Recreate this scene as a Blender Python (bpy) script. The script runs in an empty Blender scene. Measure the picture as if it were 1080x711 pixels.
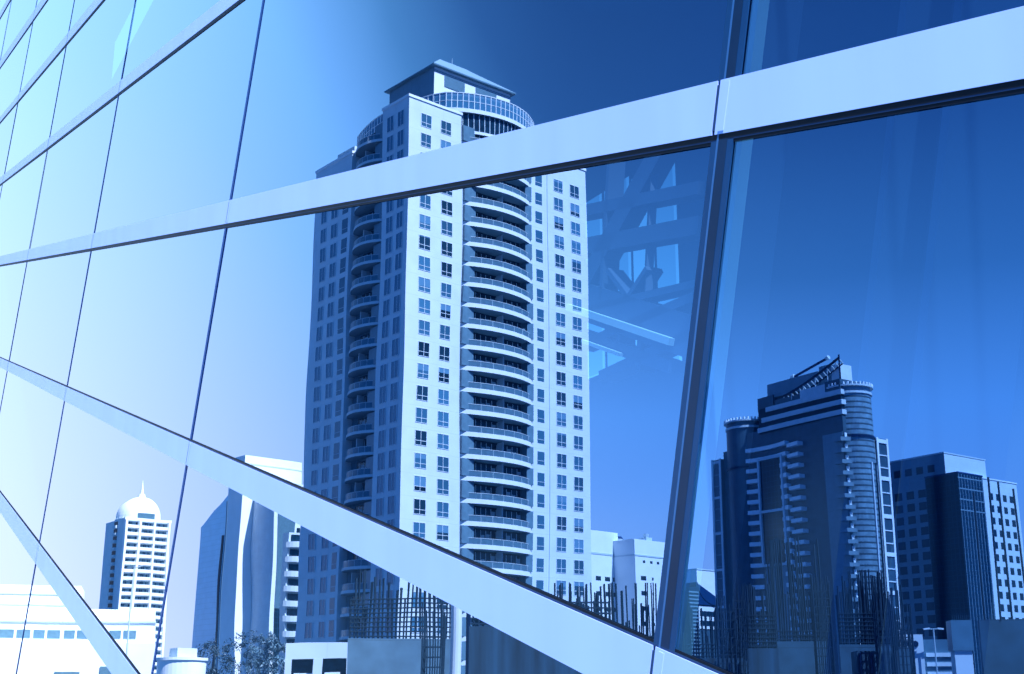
import bpy, math, random
from math import sin, cos, pi, radians as R
random.seed(7)
S = bpy.context.scene
COL = S.collection

# ---------------------------------------------------------------- place frame
# The photograph shows a mirror-glass facade.  The facade is a vertical plane; the city stands on the
# photographer's side of it and is seen in the glass.  City positions are worked out as they appear
# behind the glass (x right, y ahead) and every object is then stood at the matching real place in front of it.
CAMZ = 1.7
D = 3.2                                   # camera to facade, metres
NA = math.atan2(-.4754, -.8784)           # heading of the facade's outward normal
N = (cos(NA), sin(NA))
T = (N[1], -N[0])                         # along the facade, away from the camera
SC = D / 8.0

def mir(x, y):
    k = x * N[0] + y * N[1] + D
    return x - 2 * k * N[0], y - 2 * k * N[1]

# ---------------------------------------------------------------- materials
MATS = {}
def mat(name, col, rough=.6, metal=0., spec=.5, noise=0., nscale=8., bump=0., joints=None, streak=0., vary=False):
    m = bpy.data.materials.new(name); m.use_nodes = True
    nt = m.node_tree; b = nt.nodes['Principled BSDF']
    b.inputs['Base Color'].default_value = (*col, 1) if len(col) == 3 else col
    b.inputs['Roughness'].default_value = rough; b.inputs['Metallic'].default_value = metal
    b.inputs['Specular IOR Level'].default_value = spec
    tc = nt.nodes.new('ShaderNodeTexCoord')
    src = None
    if noise or streak:
        nz = nt.nodes.new('ShaderNodeTexNoise'); nz.inputs['Scale'].default_value = nscale; nz.inputs['Detail'].default_value = 6
        if streak:
            mp = nt.nodes.new('ShaderNodeMapping'); mp.inputs['Scale'].default_value = (1, 1, .08)
            nt.links.new(tc.outputs['Object'], mp.inputs[0]); nt.links.new(mp.outputs[0], nz.inputs['Vector'])
        else:
            nt.links.new(tc.outputs['Object'], nz.inputs['Vector'])
        a = noise or streak
        mr = nt.nodes.new('ShaderNodeMapRange'); mr.inputs['From Min'].default_value = .3; mr.inputs['From Max'].default_value = .7
        mr.inputs['To Min'].default_value = 1 - a; mr.inputs['To Max'].default_value = 1 + a * .6
        nt.links.new(nz.outputs['Fac'], mr.inputs['Value'])
        mx = nt.nodes.new('ShaderNodeMix'); mx.data_type = 'RGBA'; mx.blend_type = 'MULTIPLY'; mx.inputs['Factor'].default_value = 1
        mx.inputs['A'].default_value = (*col[:3], 1)
        nt.links.new(mr.outputs['Result'], mx.inputs['B'])
        src = mx.outputs['Result']
        if bump:
            bp = nt.nodes.new('ShaderNodeBump'); bp.inputs['Strength'].default_value = bump
            nt.links.new(nz.outputs['Fac'], bp.inputs['Height']); nt.links.new(bp.outputs[0], b.inputs['Normal'])
    if joints:                             # thin panel joints of the cladding: lines across z (and x+y) at a pitch
        pz, px, w, dk = joints
        sx = nt.nodes.new('ShaderNodeSeparateXYZ'); nt.links.new(tc.outputs['Object'], sx.inputs[0])
        def line(sock, pitch):
            d = nt.nodes.new('ShaderNodeMath'); d.operation = 'DIVIDE'; d.inputs[1].default_value = pitch; nt.links.new(sock, d.inputs[0])
            f = nt.nodes.new('ShaderNodeMath'); f.operation = 'FRACT'; nt.links.new(d.outputs[0], f.inputs[0])
            g = nt.nodes.new('ShaderNodeMath'); g.operation = 'LESS_THAN'; g.inputs[1].default_value = w / pitch; nt.links.new(f.outputs[0], g.inputs[0])
            return g.outputs[0]
        ad = nt.nodes.new('ShaderNodeMath'); ad.operation = 'ADD'; nt.links.new(sx.outputs['X'], ad.inputs[0]); nt.links.new(sx.outputs['Y'], ad.inputs[1])
        l1 = line(sx.outputs['Z'], pz); l2 = line(ad.outputs[0], px)
        mm = nt.nodes.new('ShaderNodeMath'); mm.operation = 'MAXIMUM'; nt.links.new(l1, mm.inputs[0]); nt.links.new(l2, mm.inputs[1])
        mx2 = nt.nodes.new('ShaderNodeMix'); mx2.data_type = 'RGBA'
        nt.links.new(mm.outputs[0], mx2.inputs['Factor'])
        if src: nt.links.new(src, mx2.inputs['A'])
        else: mx2.inputs['A'].default_value = (*col[:3], 1)
        mx2.inputs['B'].default_value = (col[0] * dk, col[1] * dk, col[2] * dk, 1)
        src = mx2.outputs['Result']
    if vary:                               # glass differs from window to window: tone, and blinds drawn to different heights
        oi = nt.nodes.new('ShaderNodeObjectInfo')
        vr = nt.nodes.new('ShaderNodeMapRange'); vr.inputs['To Min'].default_value = .2; vr.inputs['To Max'].default_value = 3.0; nt.links.new(oi.outputs['Random'], vr.inputs['Value'])
        mv = nt.nodes.new('ShaderNodeMix'); mv.data_type = 'RGBA'; mv.blend_type = 'MULTIPLY'; mv.inputs['Factor'].default_value = 1
        if src: nt.links.new(src, mv.inputs['A'])
        else: mv.inputs['A'].default_value = (*col[:3], 1)
        nt.links.new(vr.outputs['Result'], mv.inputs['B'])
        sz = nt.nodes.new('ShaderNodeSeparateXYZ'); nt.links.new(tc.outputs['Generated'], sz.inputs[0])
        r7 = nt.nodes.new('ShaderNodeMath'); r7.operation = 'MULTIPLY'; r7.inputs[1].default_value = 7.31; nt.links.new(oi.outputs['Random'], r7.inputs[0])
        fr = nt.nodes.new('ShaderNodeMath'); fr.operation = 'FRACT'; nt.links.new(r7.outputs[0], fr.inputs[0])
        th = nt.nodes.new('ShaderNodeMapRange'); th.inputs['To Min'].default_value = .3; th.inputs['To Max'].default_value = 1.9; nt.links.new(fr.outputs[0], th.inputs['Value'])
        gt = nt.nodes.new('ShaderNodeMath'); gt.operation = 'GREATER_THAN'; nt.links.new(sz.outputs['Z'], gt.inputs[0]); nt.links.new(th.outputs['Result'], gt.inputs[1])
        mb = nt.nodes.new('ShaderNodeMix'); mb.data_type = 'RGBA'; nt.links.new(gt.outputs[0], mb.inputs['Factor']); nt.links.new(mv.outputs['Result'], mb.inputs['A']); mb.inputs['B'].default_value = (*[min(1, q * 3.2 + .04) for q in col[:3]], 1)
        src = mb.outputs['Result']
    if src: nt.links.new(src, b.inputs['Base Color'])
    MATS[name] = m
    return m
def g(v): return (v ** 1.3, v ** .9, v ** .74)      # the blue-toned greys of the photograph: dark ones navy, pale ones near white
mat('plaster', g(.66), .75, noise=.07, nscale=.35, joints=(3.45, 3.6, .07, .86))
mat('plaster_cool', g(.58), .75, noise=.08, nscale=.4)
mat('slab_white', g(.78), .6, noise=.06, nscale=1.2)
mat('paint_white', g(.8), .55, noise=.05, nscale=.3)
mat('panel_blue', g(.17), .3, noise=.15, nscale=1.5)
mat('rail_glass', g(.13), .3, noise=.2, nscale=2.)
mat('win_shade', g(.07), .12, spec=.5, vary=True)  # paler glass copy for the shaded front, sky reflection put into its colour
mat('win_glass', g(.045), .06, spec=.7, vary=True)
mat('win_frame', g(.72), .5)
mat('door_glass', g(.02), .15, noise=.5, nscale=2.)
mat('soffit', g(.24), .8)  # darker than the slabs: shade under the balconies is put into this colour
mat('curtain', g(.5), .8)
mat('roof_metal', g(.34), .4, noise=.08, nscale=.8)
mat('dark_stone', g(.06), .5, noise=.18, nscale=.5, joints=(1.75, 2.4, .08, .75))
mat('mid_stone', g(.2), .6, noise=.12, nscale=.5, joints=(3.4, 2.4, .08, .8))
mat('band_stone', g(.58), .55, noise=.08, nscale=.6)
mat('dark_glass', g(.012), .1, spec=.3, noise=.4, nscale=.4, joints=(1.7, 1.6, .16, 2.6))
mat('band_glass', g(.25), .2, spec=.6, noise=.35, nscale=.5, joints=(1.7, 40., .55, .28))
mat('blue_glass', (.42, .78, .95), .16, spec=.6, noise=.06, nscale=.3, joints=(1.9, 30., .12, .82))  # pale base colour partly stands in for reflected bright sky
mat('slot_glass', g(.018), .4, spec=.12, noise=.3, nscale=.4)
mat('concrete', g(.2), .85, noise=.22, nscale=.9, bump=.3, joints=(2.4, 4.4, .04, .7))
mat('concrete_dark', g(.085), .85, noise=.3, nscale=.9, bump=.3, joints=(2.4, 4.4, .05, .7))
mat('formwork', g(.05), .7, streak=.6, nscale=2.2)
mat('rebar', g(.025), .7, metal=.3)
mat('steel_light', g(.55), .4, noise=.1, nscale=2.)
mat('leaf_dark', g(.045), .6, noise=.4, nscale=1.2)
mat('leaf_pale', g(.17), .55, noise=.35, nscale=1.2)
mat('bark', g(.09), .9, noise=.3, nscale=4.)
mat('ground', (.03, .07, .13), .95, noise=.25, nscale=.15)
mat('asphalt', g(.05), .9, noise=.2, nscale=.8)
mat('paving', g(.16), .85, noise=.12, nscale=.5, joints=(50., .6, .012, .6))
mat('alu', (.28, .41, .86), .42, spec=.5, streak=.05, nscale=3.)
mat('alu_edge', (.015, .08, .24), .35)
mat('gasket', (.002, .005, .014), .5, spec=.12)
mat('gasket_mid', (.01, .035, .11), .5, spec=.15)
mat('seam_dark', (.006, .045, .2), .5, spec=.15)
mat('steel_dark', (.003, .016, .055), .3, spec=.2, noise=.2, nscale=3.)
mat('steel_mid', (.004, .034, .115), .3, spec=.2, noise=.1, nscale=3.)
mat('interior_pale', (.4, .62, .85), .9, noise=.1, nscale=.3)
mat('veil', (.022, .055, .12), .9)
mat('interior', g(.02), .9, noise=.2, nscale=.4)
mat('truss_steel', (.012, .03, .07), .5, noise=.15, nscale=2.)
mat('truss_lit', g(.3), .5, noise=.06, nscale=2.)  # pale flange strips: sunlight along the beam edge put into the colour

GLASS_BASE = (.10, .215, .44)                # blue-coated glass: its reflection is blue face-on and whitens towards grazing
GLASS_K = 3.
def tint_mat():
    m = bpy.data.materials.new('tinted_glazing'); m.use_nodes = True
    nt = m.node_tree; nt.nodes.clear()
    out = nt.nodes.new('ShaderNodeOutputMaterial'); tr = nt.nodes.new('ShaderNodeBsdfTransparent'); tr.inputs['Color'].default_value = (.6, .66, .7, 1)
    nt.links.new(tr.outputs[0], out.inputs['Surface']); MATS['tinted_glazing'] = m
tint_mat()
def glass_mat(NAME='mirror_glass', WAVE=.0016, WS=.55):
    m = bpy.data.materials.new(NAME); m.use_nodes = True
    nt = m.node_tree; nt.nodes.clear()
    out = nt.nodes.new('ShaderNodeOutputMaterial'); add = nt.nodes.new('ShaderNodeAddShader')
    gl = nt.nodes.new('ShaderNodeBsdfGlossy'); gl.inputs['Roughness'].default_value = 0.
    tr = nt.nodes.new('ShaderNodeBsdfTransparent')
    lw = nt.nodes.new('ShaderNodeLayerWeight'); lw.inputs['Blend'].default_value = .5
    pw = nt.nodes.new('ShaderNodeMath'); pw.operation = 'POWER'; pw.inputs[1].default_value = GLASS_K
    nt.links.new(lw.outputs['Facing'], pw.inputs[0])
    def ramp(a, b, sock):
        x = nt.nodes.new('ShaderNodeMix'); x.data_type = 'RGBA'
        x.inputs['A'].default_value = (*a, 1); x.inputs['B'].default_value = (*b, 1)
        nt.links.new(pw.outputs[0], x.inputs['Factor']); nt.links.new(x.outputs['Result'], sock)
    oi = nt.nodes.new('ShaderNodeObjectInfo'); vr = nt.nodes.new('ShaderNodeMapRange'); vr.inputs['To Min'].default_value = .93; vr.inputs['To Max'].default_value = 1.0
    nt.links.new(oi.outputs['Random'], vr.inputs['Value'])          # coating a touch different from pane to pane
    mt = nt.nodes.new('ShaderNodeMix'); mt.data_type = 'RGBA'; mt.blend_type = 'MULTIPLY'; mt.inputs['Factor'].default_value = 1
    nt.links.new(vr.outputs['Result'], mt.inputs['B']); nt.links.new(mt.outputs['Result'], gl.inputs['Color'])
    ramp(GLASS_BASE, (1, 1, 1), mt.inputs['A']); ramp((.24, .42, .55), (0, 0, 0), tr.inputs['Color'])
    # roller-wave distortion of heat-strengthened glass: a very shallow, slow ripple
    tc = nt.nodes.new('ShaderNodeTexCoord')
    nz = nt.nodes.new('ShaderNodeTexNoise'); nz.inputs['Scale'].default_value = WS; nz.inputs['Detail'].default_value = 1.
    nt.links.new(tc.outputs['Object'], nz.inputs['Vector'])
    bp = nt.nodes.new('ShaderNodeBump'); bp.inputs['Strength'].default_value = 1.; bp.inputs['Distance'].default_value = WAVE
    nt.links.new(nz.outputs['Fac'], bp.inputs['Height']); nt.links.new(bp.outputs[0], gl.inputs['Normal'])
    nt.links.new(gl.outputs[0], add.inputs[0]); nt.links.new(tr.outputs[0], add.inputs[1]); nt.links.new(add.outputs[0], out.inputs['Surface'])
    MATS[NAME] = m
glass_mat()
glass_mat('rippled_glass', .0019, .8)

# ---------------------------------------------------------------- mesh builder
class MB:
    def __init__(s, tf=None, par=False):
        s.v = []; s.f = []; s.m = []; s.ms = []; s.tf = tf; s.par = par; s.sm = []
    def mi(s, name):
        if name not in s.ms: s.ms.append(name)
        return s.ms.index(name)
    def pt(s, p):
        s.v.append(s.tf(p) if s.tf else tuple(p)); return len(s.v) - 1
    def face(s, pts, m, smooth=False):
        ix = [s.pt(p) for p in pts]
        if s.par: ix.reverse()
        s.f.append(ix); s.m.append(s.mi(m)); s.sm.append(smooth)
    def box(s, x0, x1, y0, y1, z0, z1, m):
        a = [(x0, y0, z0), (x1, y0, z0), (x1, y1, z0), (x0, y1, z0), (x0, y0, z1), (x1, y0, z1), (x1, y1, z1), (x0, y1, z1)]
        for q in ((3, 2, 1, 0), (4, 5, 6, 7), (0, 1, 5, 4), (1, 2, 6, 5), (2, 3, 7, 6), (3, 0, 4, 7)): s.face([a[i] for i in q], m)
    def prism(s, poly, z0, z1, m, mtop=None, smooth=False, zt=None):
        n = len(poly); zt = zt or (lambda x, y: z1)
        for i in range(n):
            a, b = poly[i], poly[(i + 1) % n]
            s.face([(*a, z0), (*b, z0), (*b, zt(*b)), (*a, zt(*a))], m, smooth)
        s.face([(*p, zt(*p)) for p in poly], mtop or m); s.face([(*p, z0) for p in reversed(poly)], mtop or m)
    def bar(s, p, q, w, h, m, up=(0, 0, 1)):
        from mathutils import Vector as V
        p, q = V(p), V(q); d = (q - p).normalized(); u = V(up)
        if abs(d.dot(u)) > .99: u = V((1, 0, 0))
        sd = d.cross(u).normalized(); u = sd.cross(d).normalized()
        c = [sd * (a * w / 2) + u * (b * h / 2) for a, b in ((-1, -1), (1, -1), (1, 1), (-1, 1))]
        A = [tuple(p + k) for k in c]; B = [tuple(q + k) for k in c]
        for i in range(4):
            j = (i + 1) % 4; s.face([A[i], A[j], B[j], B[i]][::-1], m)
        s.face(A, m); s.face(B[::-1], m)
    def tube(s, p, q, r0, r1, m, n=8):
        from mathutils import Vector as V
        p, q = V(p), V(q); d = (q - p).normalized(); u = V((0, 0, 1)) if abs(d.z) < .95 else V((1, 0, 0))
        a = d.cross(u).normalized(); b = d.cross(a)
        A = [tuple(p + (a * cos(2 * pi * i / n) + b * sin(2 * pi * i / n)) * r0) for i in range(n)]
        B = [tuple(q + (a * cos(2 * pi * i / n) + b * sin(2 * pi * i / n)) * r1) for i in range(n)]
        for i in range(n):
            j = (i + 1) % n; s.face([A[i], A[j], B[j], B[i]], m, True)
        s.face(A[::-1], m); s.face(B, m)
    def build(s, name, parent=None, loc=None, rot=0, label=None, kind=None, flip=None):
        fl = FLIP if flip is None else flip
        me = bpy.data.meshes.new(name)
        v = [(-a, b, c) for a, b, c in s.v] if fl else s.v
        f = [tuple(reversed(q)) for q in s.f] if fl else [tuple(q) for q in s.f]
        me.from_pydata(v, [], f)
        for k in s.ms: me.materials.append(MATS[k])
        me.polygons.foreach_set('material_index', s.m)
        me.polygons.foreach_set('use_smooth', s.sm)
        me.update()
        return link(name, me, parent, loc, rot, label, kind, fl)
def link(name, me, parent, loc=None, rot=0, label=None, kind=None, fl=None):
    fl = FLIP if fl is None else fl
    o = bpy.data.objects.new(name, me); COL.objects.link(o); o.parent = parent
    if loc is not None: o.location = (-loc[0], loc[1], loc[2]) if fl else loc
    if rot: o.rotation_euler = (0, 0, -rot if fl else rot)
    if label: o['label'] = label
    if kind: o['kind'] = kind
    return o
FLIP = True
def thing(name, label, cat, x, y, az=90., group=None):
    """An Empty where the thing really stands; az = heading (as seen in the glass) of its own x axis."""
    o = bpy.data.objects.new(name, None); COL.objects.link(o); o.empty_display_size = .5
    rx, ry = mir(x, y)
    o.location = (rx, ry, 0); o.rotation_euler = (0, 0, 2 * NA - R(90 - az))
    o['label'] = label; o['category'] = cat
    if group: o['group'] = group
    return o
def arc(a, b, sag, n=14):
    """plan points from (a,0) to (b,0) bulging to -y by sag"""
    c = (b - a) / 2; r = (c * c + sag * sag) / (2 * sag); t = math.asin(min(1, c / r))
    return [((a + b) / 2 + r * sin(-t + 2 * t * i / n), (r - sag) - r * cos(-t + 2 * t * i / n)) for i in range(n + 1)]
def circ(cx, cy, r, n=40, a0=0, a1=2 * pi, closed=True):
    return [(cx + r * cos(a0 + (a1 - a0) * i / n), cy + r * sin(a0 + (a1 - a0) * i / n)) for i in range(n if closed else n + 1)]
SWAP = lambda p: (p[1], p[0], p[2])       # builds the other street front (x and y exchanged)

# a window: w x h, centred on x, sill at z=0, facing -y
WCACHE = {}
def window_mb(w, h, style, tf=None, par=False, mb=None, ox=0, oy=0, oz=0):
    m = mb or MB(tf, par)
    def bx(x0, x1, y0, y1, z0, z1, k): m.box(x0 + ox, x1 + ox, y0 + oy, y1 + oy, z0 + oz, z1 + oz, k)
    fr = 'win_frame' if style != 'dark' else 'dark_stone'
    t = .07
    bx(-w / 2, w / 2, -.02, .05, 0, h, {'shade': 'win_shade', 'dark': 'slot_glass'}.get(style, 'win_glass'))
    if style == 'bright':
        for x in (-w / 2 + t / 2, 0, w / 2 - t / 2): bx(x - t / 2, x + t / 2, -.06, -.021, .003, h - .003, fr)
        for z in (0, h * .3, h - t): bx(-w / 2 - .002, w / 2 + .002, -.063, -.022, z, z + t, fr)
    elif style == 'shade':
        bx(-w / 2 - .1, -w / 2 + .02, -.1, -.021, 0, h, 'win_frame'); bx(w / 2 - .02, w / 2 + .1, -.1, -.021, 0, h, 'plaster_cool')
        bx(-w / 2, w / 2, -.08, -.022, -.1, .02, 'plaster_cool'); bx(-.03, .03, -.06, -.021, .02, h, fr)
    elif style == 'slit':
        bx(-w / 2, w / 2, -.06, -.021, h * .28, h * .28 + t, 'plaster_cool')
    return m
class Windows:
    """Windows of one building: the first LIMIT are parts of their own, the rest one part."""
    def __init__(s, root, limit=100): s.r = root; s.n = 0; s.rest = None; s.lim = limit
    def put(s, w, h, style, x, y, z, side='front'):
        if s.n < s.lim:
            k = (w, h, style); rot = 0 if side == 'front' else -pi / 2
            if k not in WCACHE: o = window_mb(w, h, style).build('window', s.r, (x, y, z), rot); WCACHE[k] = o.data
            else: link('window', WCACHE[k], s.r, (x, y, z), rot)
            s.n += 1
        else:
            s.rest = s.rest or MB()
            if side == 'front': window_mb(w, h, style, mb=s.rest, ox=x, oy=y, oz=z)
            else:
                t = MB(lambda p: (p[1] + x, -p[0] + y, p[2] + z)); window_mb(w, h, style, mb=t)
                b = len(s.rest.v); s.rest.v += t.v
                s.rest.f += [[i + b for i in f] for f in t.f]; s.rest.m += [s.rest.mi(t.ms[i]) for i in t.m]; s.rest.sm += t.sm
    def done(s):
        if s.rest: s.rest.build('window_stock', s.r, kind='stuff')

# ---------------------------------------------------------------- the tall pale apartment tower
def main_tower():
    t = thing('apartment_tower', 'tall pale apartment tower with curved balconies, glazed ring and hipped penthouse, tallest in the glass', 'tower', -16.24, 189.3, 49.5)
    H, FL = 95., 3.45
    m = MB()
    m.box(0, 10.9, 0, 7.3, 0, H, 'plaster'); m.box(29.4, 38.7, 0, 12, 0, 93, 'plaster'); m.box(25.6, 29.399, .12, 12, 0, 92.98, 'plaster')
    m.box(0, 12, 16, 27.2, 0, 90.4, 'plaster'); m.box(5, 37, 4.2, 16.5, 0, 92, 'panel_blue')  # core behind the balconies is dark, recess shade put into its colour
    m.build('wall', t)
    for (x0, x1, y0, y1, hh) in ((0, 10.9, 0, 7.3, H), (25.6, 38.7, 0, 12, 93), (0, 12, 16, 27.2, 90.4)):
        m = MB(); m.box(x0 - .15, x1 + .12, y0 - .15, y1 + .12, hh + .003, hh + .45, 'slab_white'); m.box(x0 + .1, x1 - .1, y0 + .1, y1 - .1, hh + .452, hh + .47, 'concrete_dark'); m.build('parapet', t)  # dark top sheet, unseen from below, added to cut bounce light
    W = Windows(t)
    zs = [k * FL + .9 for k in range(1, 27)]
    for z in reversed(zs):
        for x in (3.5, 7.7): W.put(2.2, 2.3, 'bright', x, 0, z)
        for x in ((32.0, 35.9) if z < 90 else ()): W.put(2.2, 2.3, 'bright', x, 0, z)
    for z in reversed(zs):
        if z < 90: W.put(1.5, 2.1, 'slit', 27.5, .12, z)
        for y in (2.2, 5.1): W.put(1.7, 2.6, 'shade', 0, y, z, 'side')
        if z < 87: W.put(1.6, 2.5, 'slit', 0, 17.6, z, 'side')
        for y in ((20.6, 23.8) if z < 87 else ()): W.put(1.7, 2.4, 'shade', 0, y, z, 'side')
    W.done()
    for side in (0, 1):
        a, b = (10.95, 25.55) if side == 0 else (7.35, 15.95)
        sag, off = (1.9, 0.) if side == 0 else (1.7, .7)
        yb = off + .9
        tf, par = (None, False) if side == 0 else (SWAP, True)
        base = {}
        mk = {}
        up = lambda P: [(x, y + off) for x, y in P]
        ap = up(arc(a, b, sag)); ai = up(arc(a + .35, b - .35, sag - .12))
        m = MB(tf, par); m.box(a - .04, b + .04, yb + .08, yb + 3, 0, 91.9, 'panel_blue'); m.build('wall', t)  # dark wall colour stands in for the shade deep in the balconies
        for var in (0, 1):
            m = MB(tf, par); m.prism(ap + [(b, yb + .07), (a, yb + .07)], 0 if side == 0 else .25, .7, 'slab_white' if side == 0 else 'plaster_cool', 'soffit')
            mk['slab'] = m
            r = MB(tf, par)
            for i in range(len(ai) - 1):
                p, q = ai[i], ai[i + 1]
                r.face([(*p, .702), (*q, .702), (*q, 1.6), (*p, 1.6)], 'rail_glass')
                r.bar((*p, 1.64), (*q, 1.64), .07, .07, 'band_stone')
                if i % 2: r.bar((*p, .703), (*p, 1.6), .05, .05, 'band_stone')
            mk['rail'] = r
            p = MB(tf, par)
            c = (a + b) / 2 + .8
            p.box(c - .09, c + .09, off - sag * .3, yb, .703, FL - .02, 'plaster_cool'); mk['part'] = p
            dd = MB(tf, par)
            dd.box(a + 2.6, b - 1.8, yb - .1, yb + .06, .75, 3.42, 'door_glass')
            x = a + 2.6
            rr = random.Random(side * 10 + var)
            while x < b - 1.9:
                dd.box(x, x + .1, yb - .15, yb - .101, .76, 3.2, 'win_frame')
                if rr.random() < .45: dd.box(x + .15, x + .85, yb - .14, yb - .102, .8, 1.9 + 1.2 * rr.random(), 'curtain')
                x += 1.05
            dd.box(a, a + 2.3, off - .5, yb + .05, .74, FL - .03, 'panel_blue')
            if side == 0: dd.box(b - 1.4, b - .02, off - .3, yb + .05, .74, FL - .03, 'panel_blue')
            mk['door'] = dd
            if var == 0: first = {k: None for k in mk}
            base[var] = dict(mk)
        data = {}; rc = random.Random(40 + side)
        for k in range(1, 27):
            var = k % 2; z = k * FL
            objs = {}
            for key, nm in (('slab', 'balcony'), ('rail', 'railing'), ('part', 'partition'), ('door', 'balcony_door')):
                par_o = t if key == 'slab' else objs['slab']
                if key == 'part' and (k % 2 == 0) and side == 1: continue
                lo = (0, 0, z) if key == 'slab' else (0, 0, 0)
                dk = (key, var)
                if dk not in data: o = base[var][key].build(nm, par_o, lo); data[dk] = o.data
                else: o = link(nm, data[dk], par_o, lo)
                objs[key] = o
            if rc.random() < .6:            # things people keep on a balcony: chairs, a cooling unit, a drying rack
                m = MB(tf, par); x = a + 3 + rc.random() * (b - a - 6); y = off - .3
                for _ in range(rc.randint(1, 3)):
                    w = rc.uniform(.4, 1.1); h = rc.uniform(.5, 1.5); m.box(x, x + w, y, y + .5, .705, .7 + h, rc.choice(('paint_white', 'steel_dark', 'mid_stone', 'curtain'))); x += w + rc.uniform(.2, 1.4)
                    if x > b - 2: break
                m.build('balcony_furniture', objs['slab'])
    # crown: curved curtain wall and glazed ring round the roof terrace
    def ring(d):        # plan of the roof terrace: one bowed edge over each balcony front, inset by d
        lit = [(x, y + 1.9 + d) for x, y in arc(9 + d, 28.5 - d, 3.6, 22)]
        side = [(7.8 + d + q, x) for x, q in arc(4. + d, 27 - d, 2.0, 22)]
        return lit + [(28.5 - d, 20), (20, 27 - d)] + side[::-1]
    pts = ring(.5)
    m = MB(); m.prism(pts, 88.9, 95.9, 'door_glass')
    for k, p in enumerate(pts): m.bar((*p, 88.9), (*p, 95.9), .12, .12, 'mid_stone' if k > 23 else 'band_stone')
    m.build('crown_wall', t)
    m = MB(); m.prism(ring(0), 95.9, 96.6, 'slab_white', 'panel_blue'); m.prism(ring(.1), 92.2, 92.7, 'slab_white', 'soffit'); m.prism(ring(.12), 88.4, 88.9, 'slab_white', 'soffit'); m.build('crown_slab', t)
    m = MB(); P = ring(.15)
    for k in range(len(P)):
        p, q = P[k], P[(k + 1) % len(P)]
        m.face([(*p, 96.6), (*q, 96.6), (*q, 99.4), (*p, 99.4)], 'win_glass')
        n = max(1, round(math.dist(p, q) / 1.5))
        for a in range(n):
            c = (p[0] + (q[0] - p[0]) * a / n, p[1] + (q[1] - p[1]) * a / n); m.bar((*c, 96.6), (*c, 99.5), .13, .13, 'win_frame')
        m.bar((*p, 99.45), (*q, 99.45), .14, .14, 'win_frame'); m.bar((*p, 98.), (*q, 98.), .08, .08, 'win_frame')
    m.build('glazed_ring', t)
    m = MB(); m.box(8, 24.5, 4, 17, 96.6, 104.6, 'paint_white')
    m.box(7.94, 7.999, 4.02, 16.98, 96.62, 104.58, 'mid_stone'); m.build('penthouse', t)  # thin darker sheet on the left wall stands in for its shade
    m = MB()
    for x0 in (10.2, 17.): m.box(x0, x0 + 4.4, 3.9, 3.999, 101.6, 103.6, 'panel_blue')
    for z in (104.0, 103.75): m.box(7.9, 24.6, 3.93, 3.997, z, z + .09, 'panel_blue')
    m.build('louvre', t)
    m = MB(); e = [(7.3, 3.3), (25.3, 3.3), (25.3, 17.7), (7.3, 17.7)]; rd = [(13.2, 9.4, 109.9), (19, 9.4, 109.9)]
    m.prism(e, 104.61, 104.85, 'panel_blue')
    z = 104.853
    A, B, C, Dd = [(*p, z) for p in e]
    m.face([A, B, rd[1], rd[0]], 'roof_metal'); m.face([B, C, rd[1]], 'roof_metal'); m.face([C, Dd, rd[0], rd[1]], 'roof_metal'); m.face([Dd, A, rd[0]], 'roof_metal')
    m.tube((16, 9.4, 109.8), (16, 9.4, 111), .06, .03, 'steel_light', 5)
    m.build('roof', t)
    m = MB(); m.box(1, 7, 17, 22, 90.41, 92.4, 'plaster_cool'); m.build('plant_room', t)
main_tower()

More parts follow.
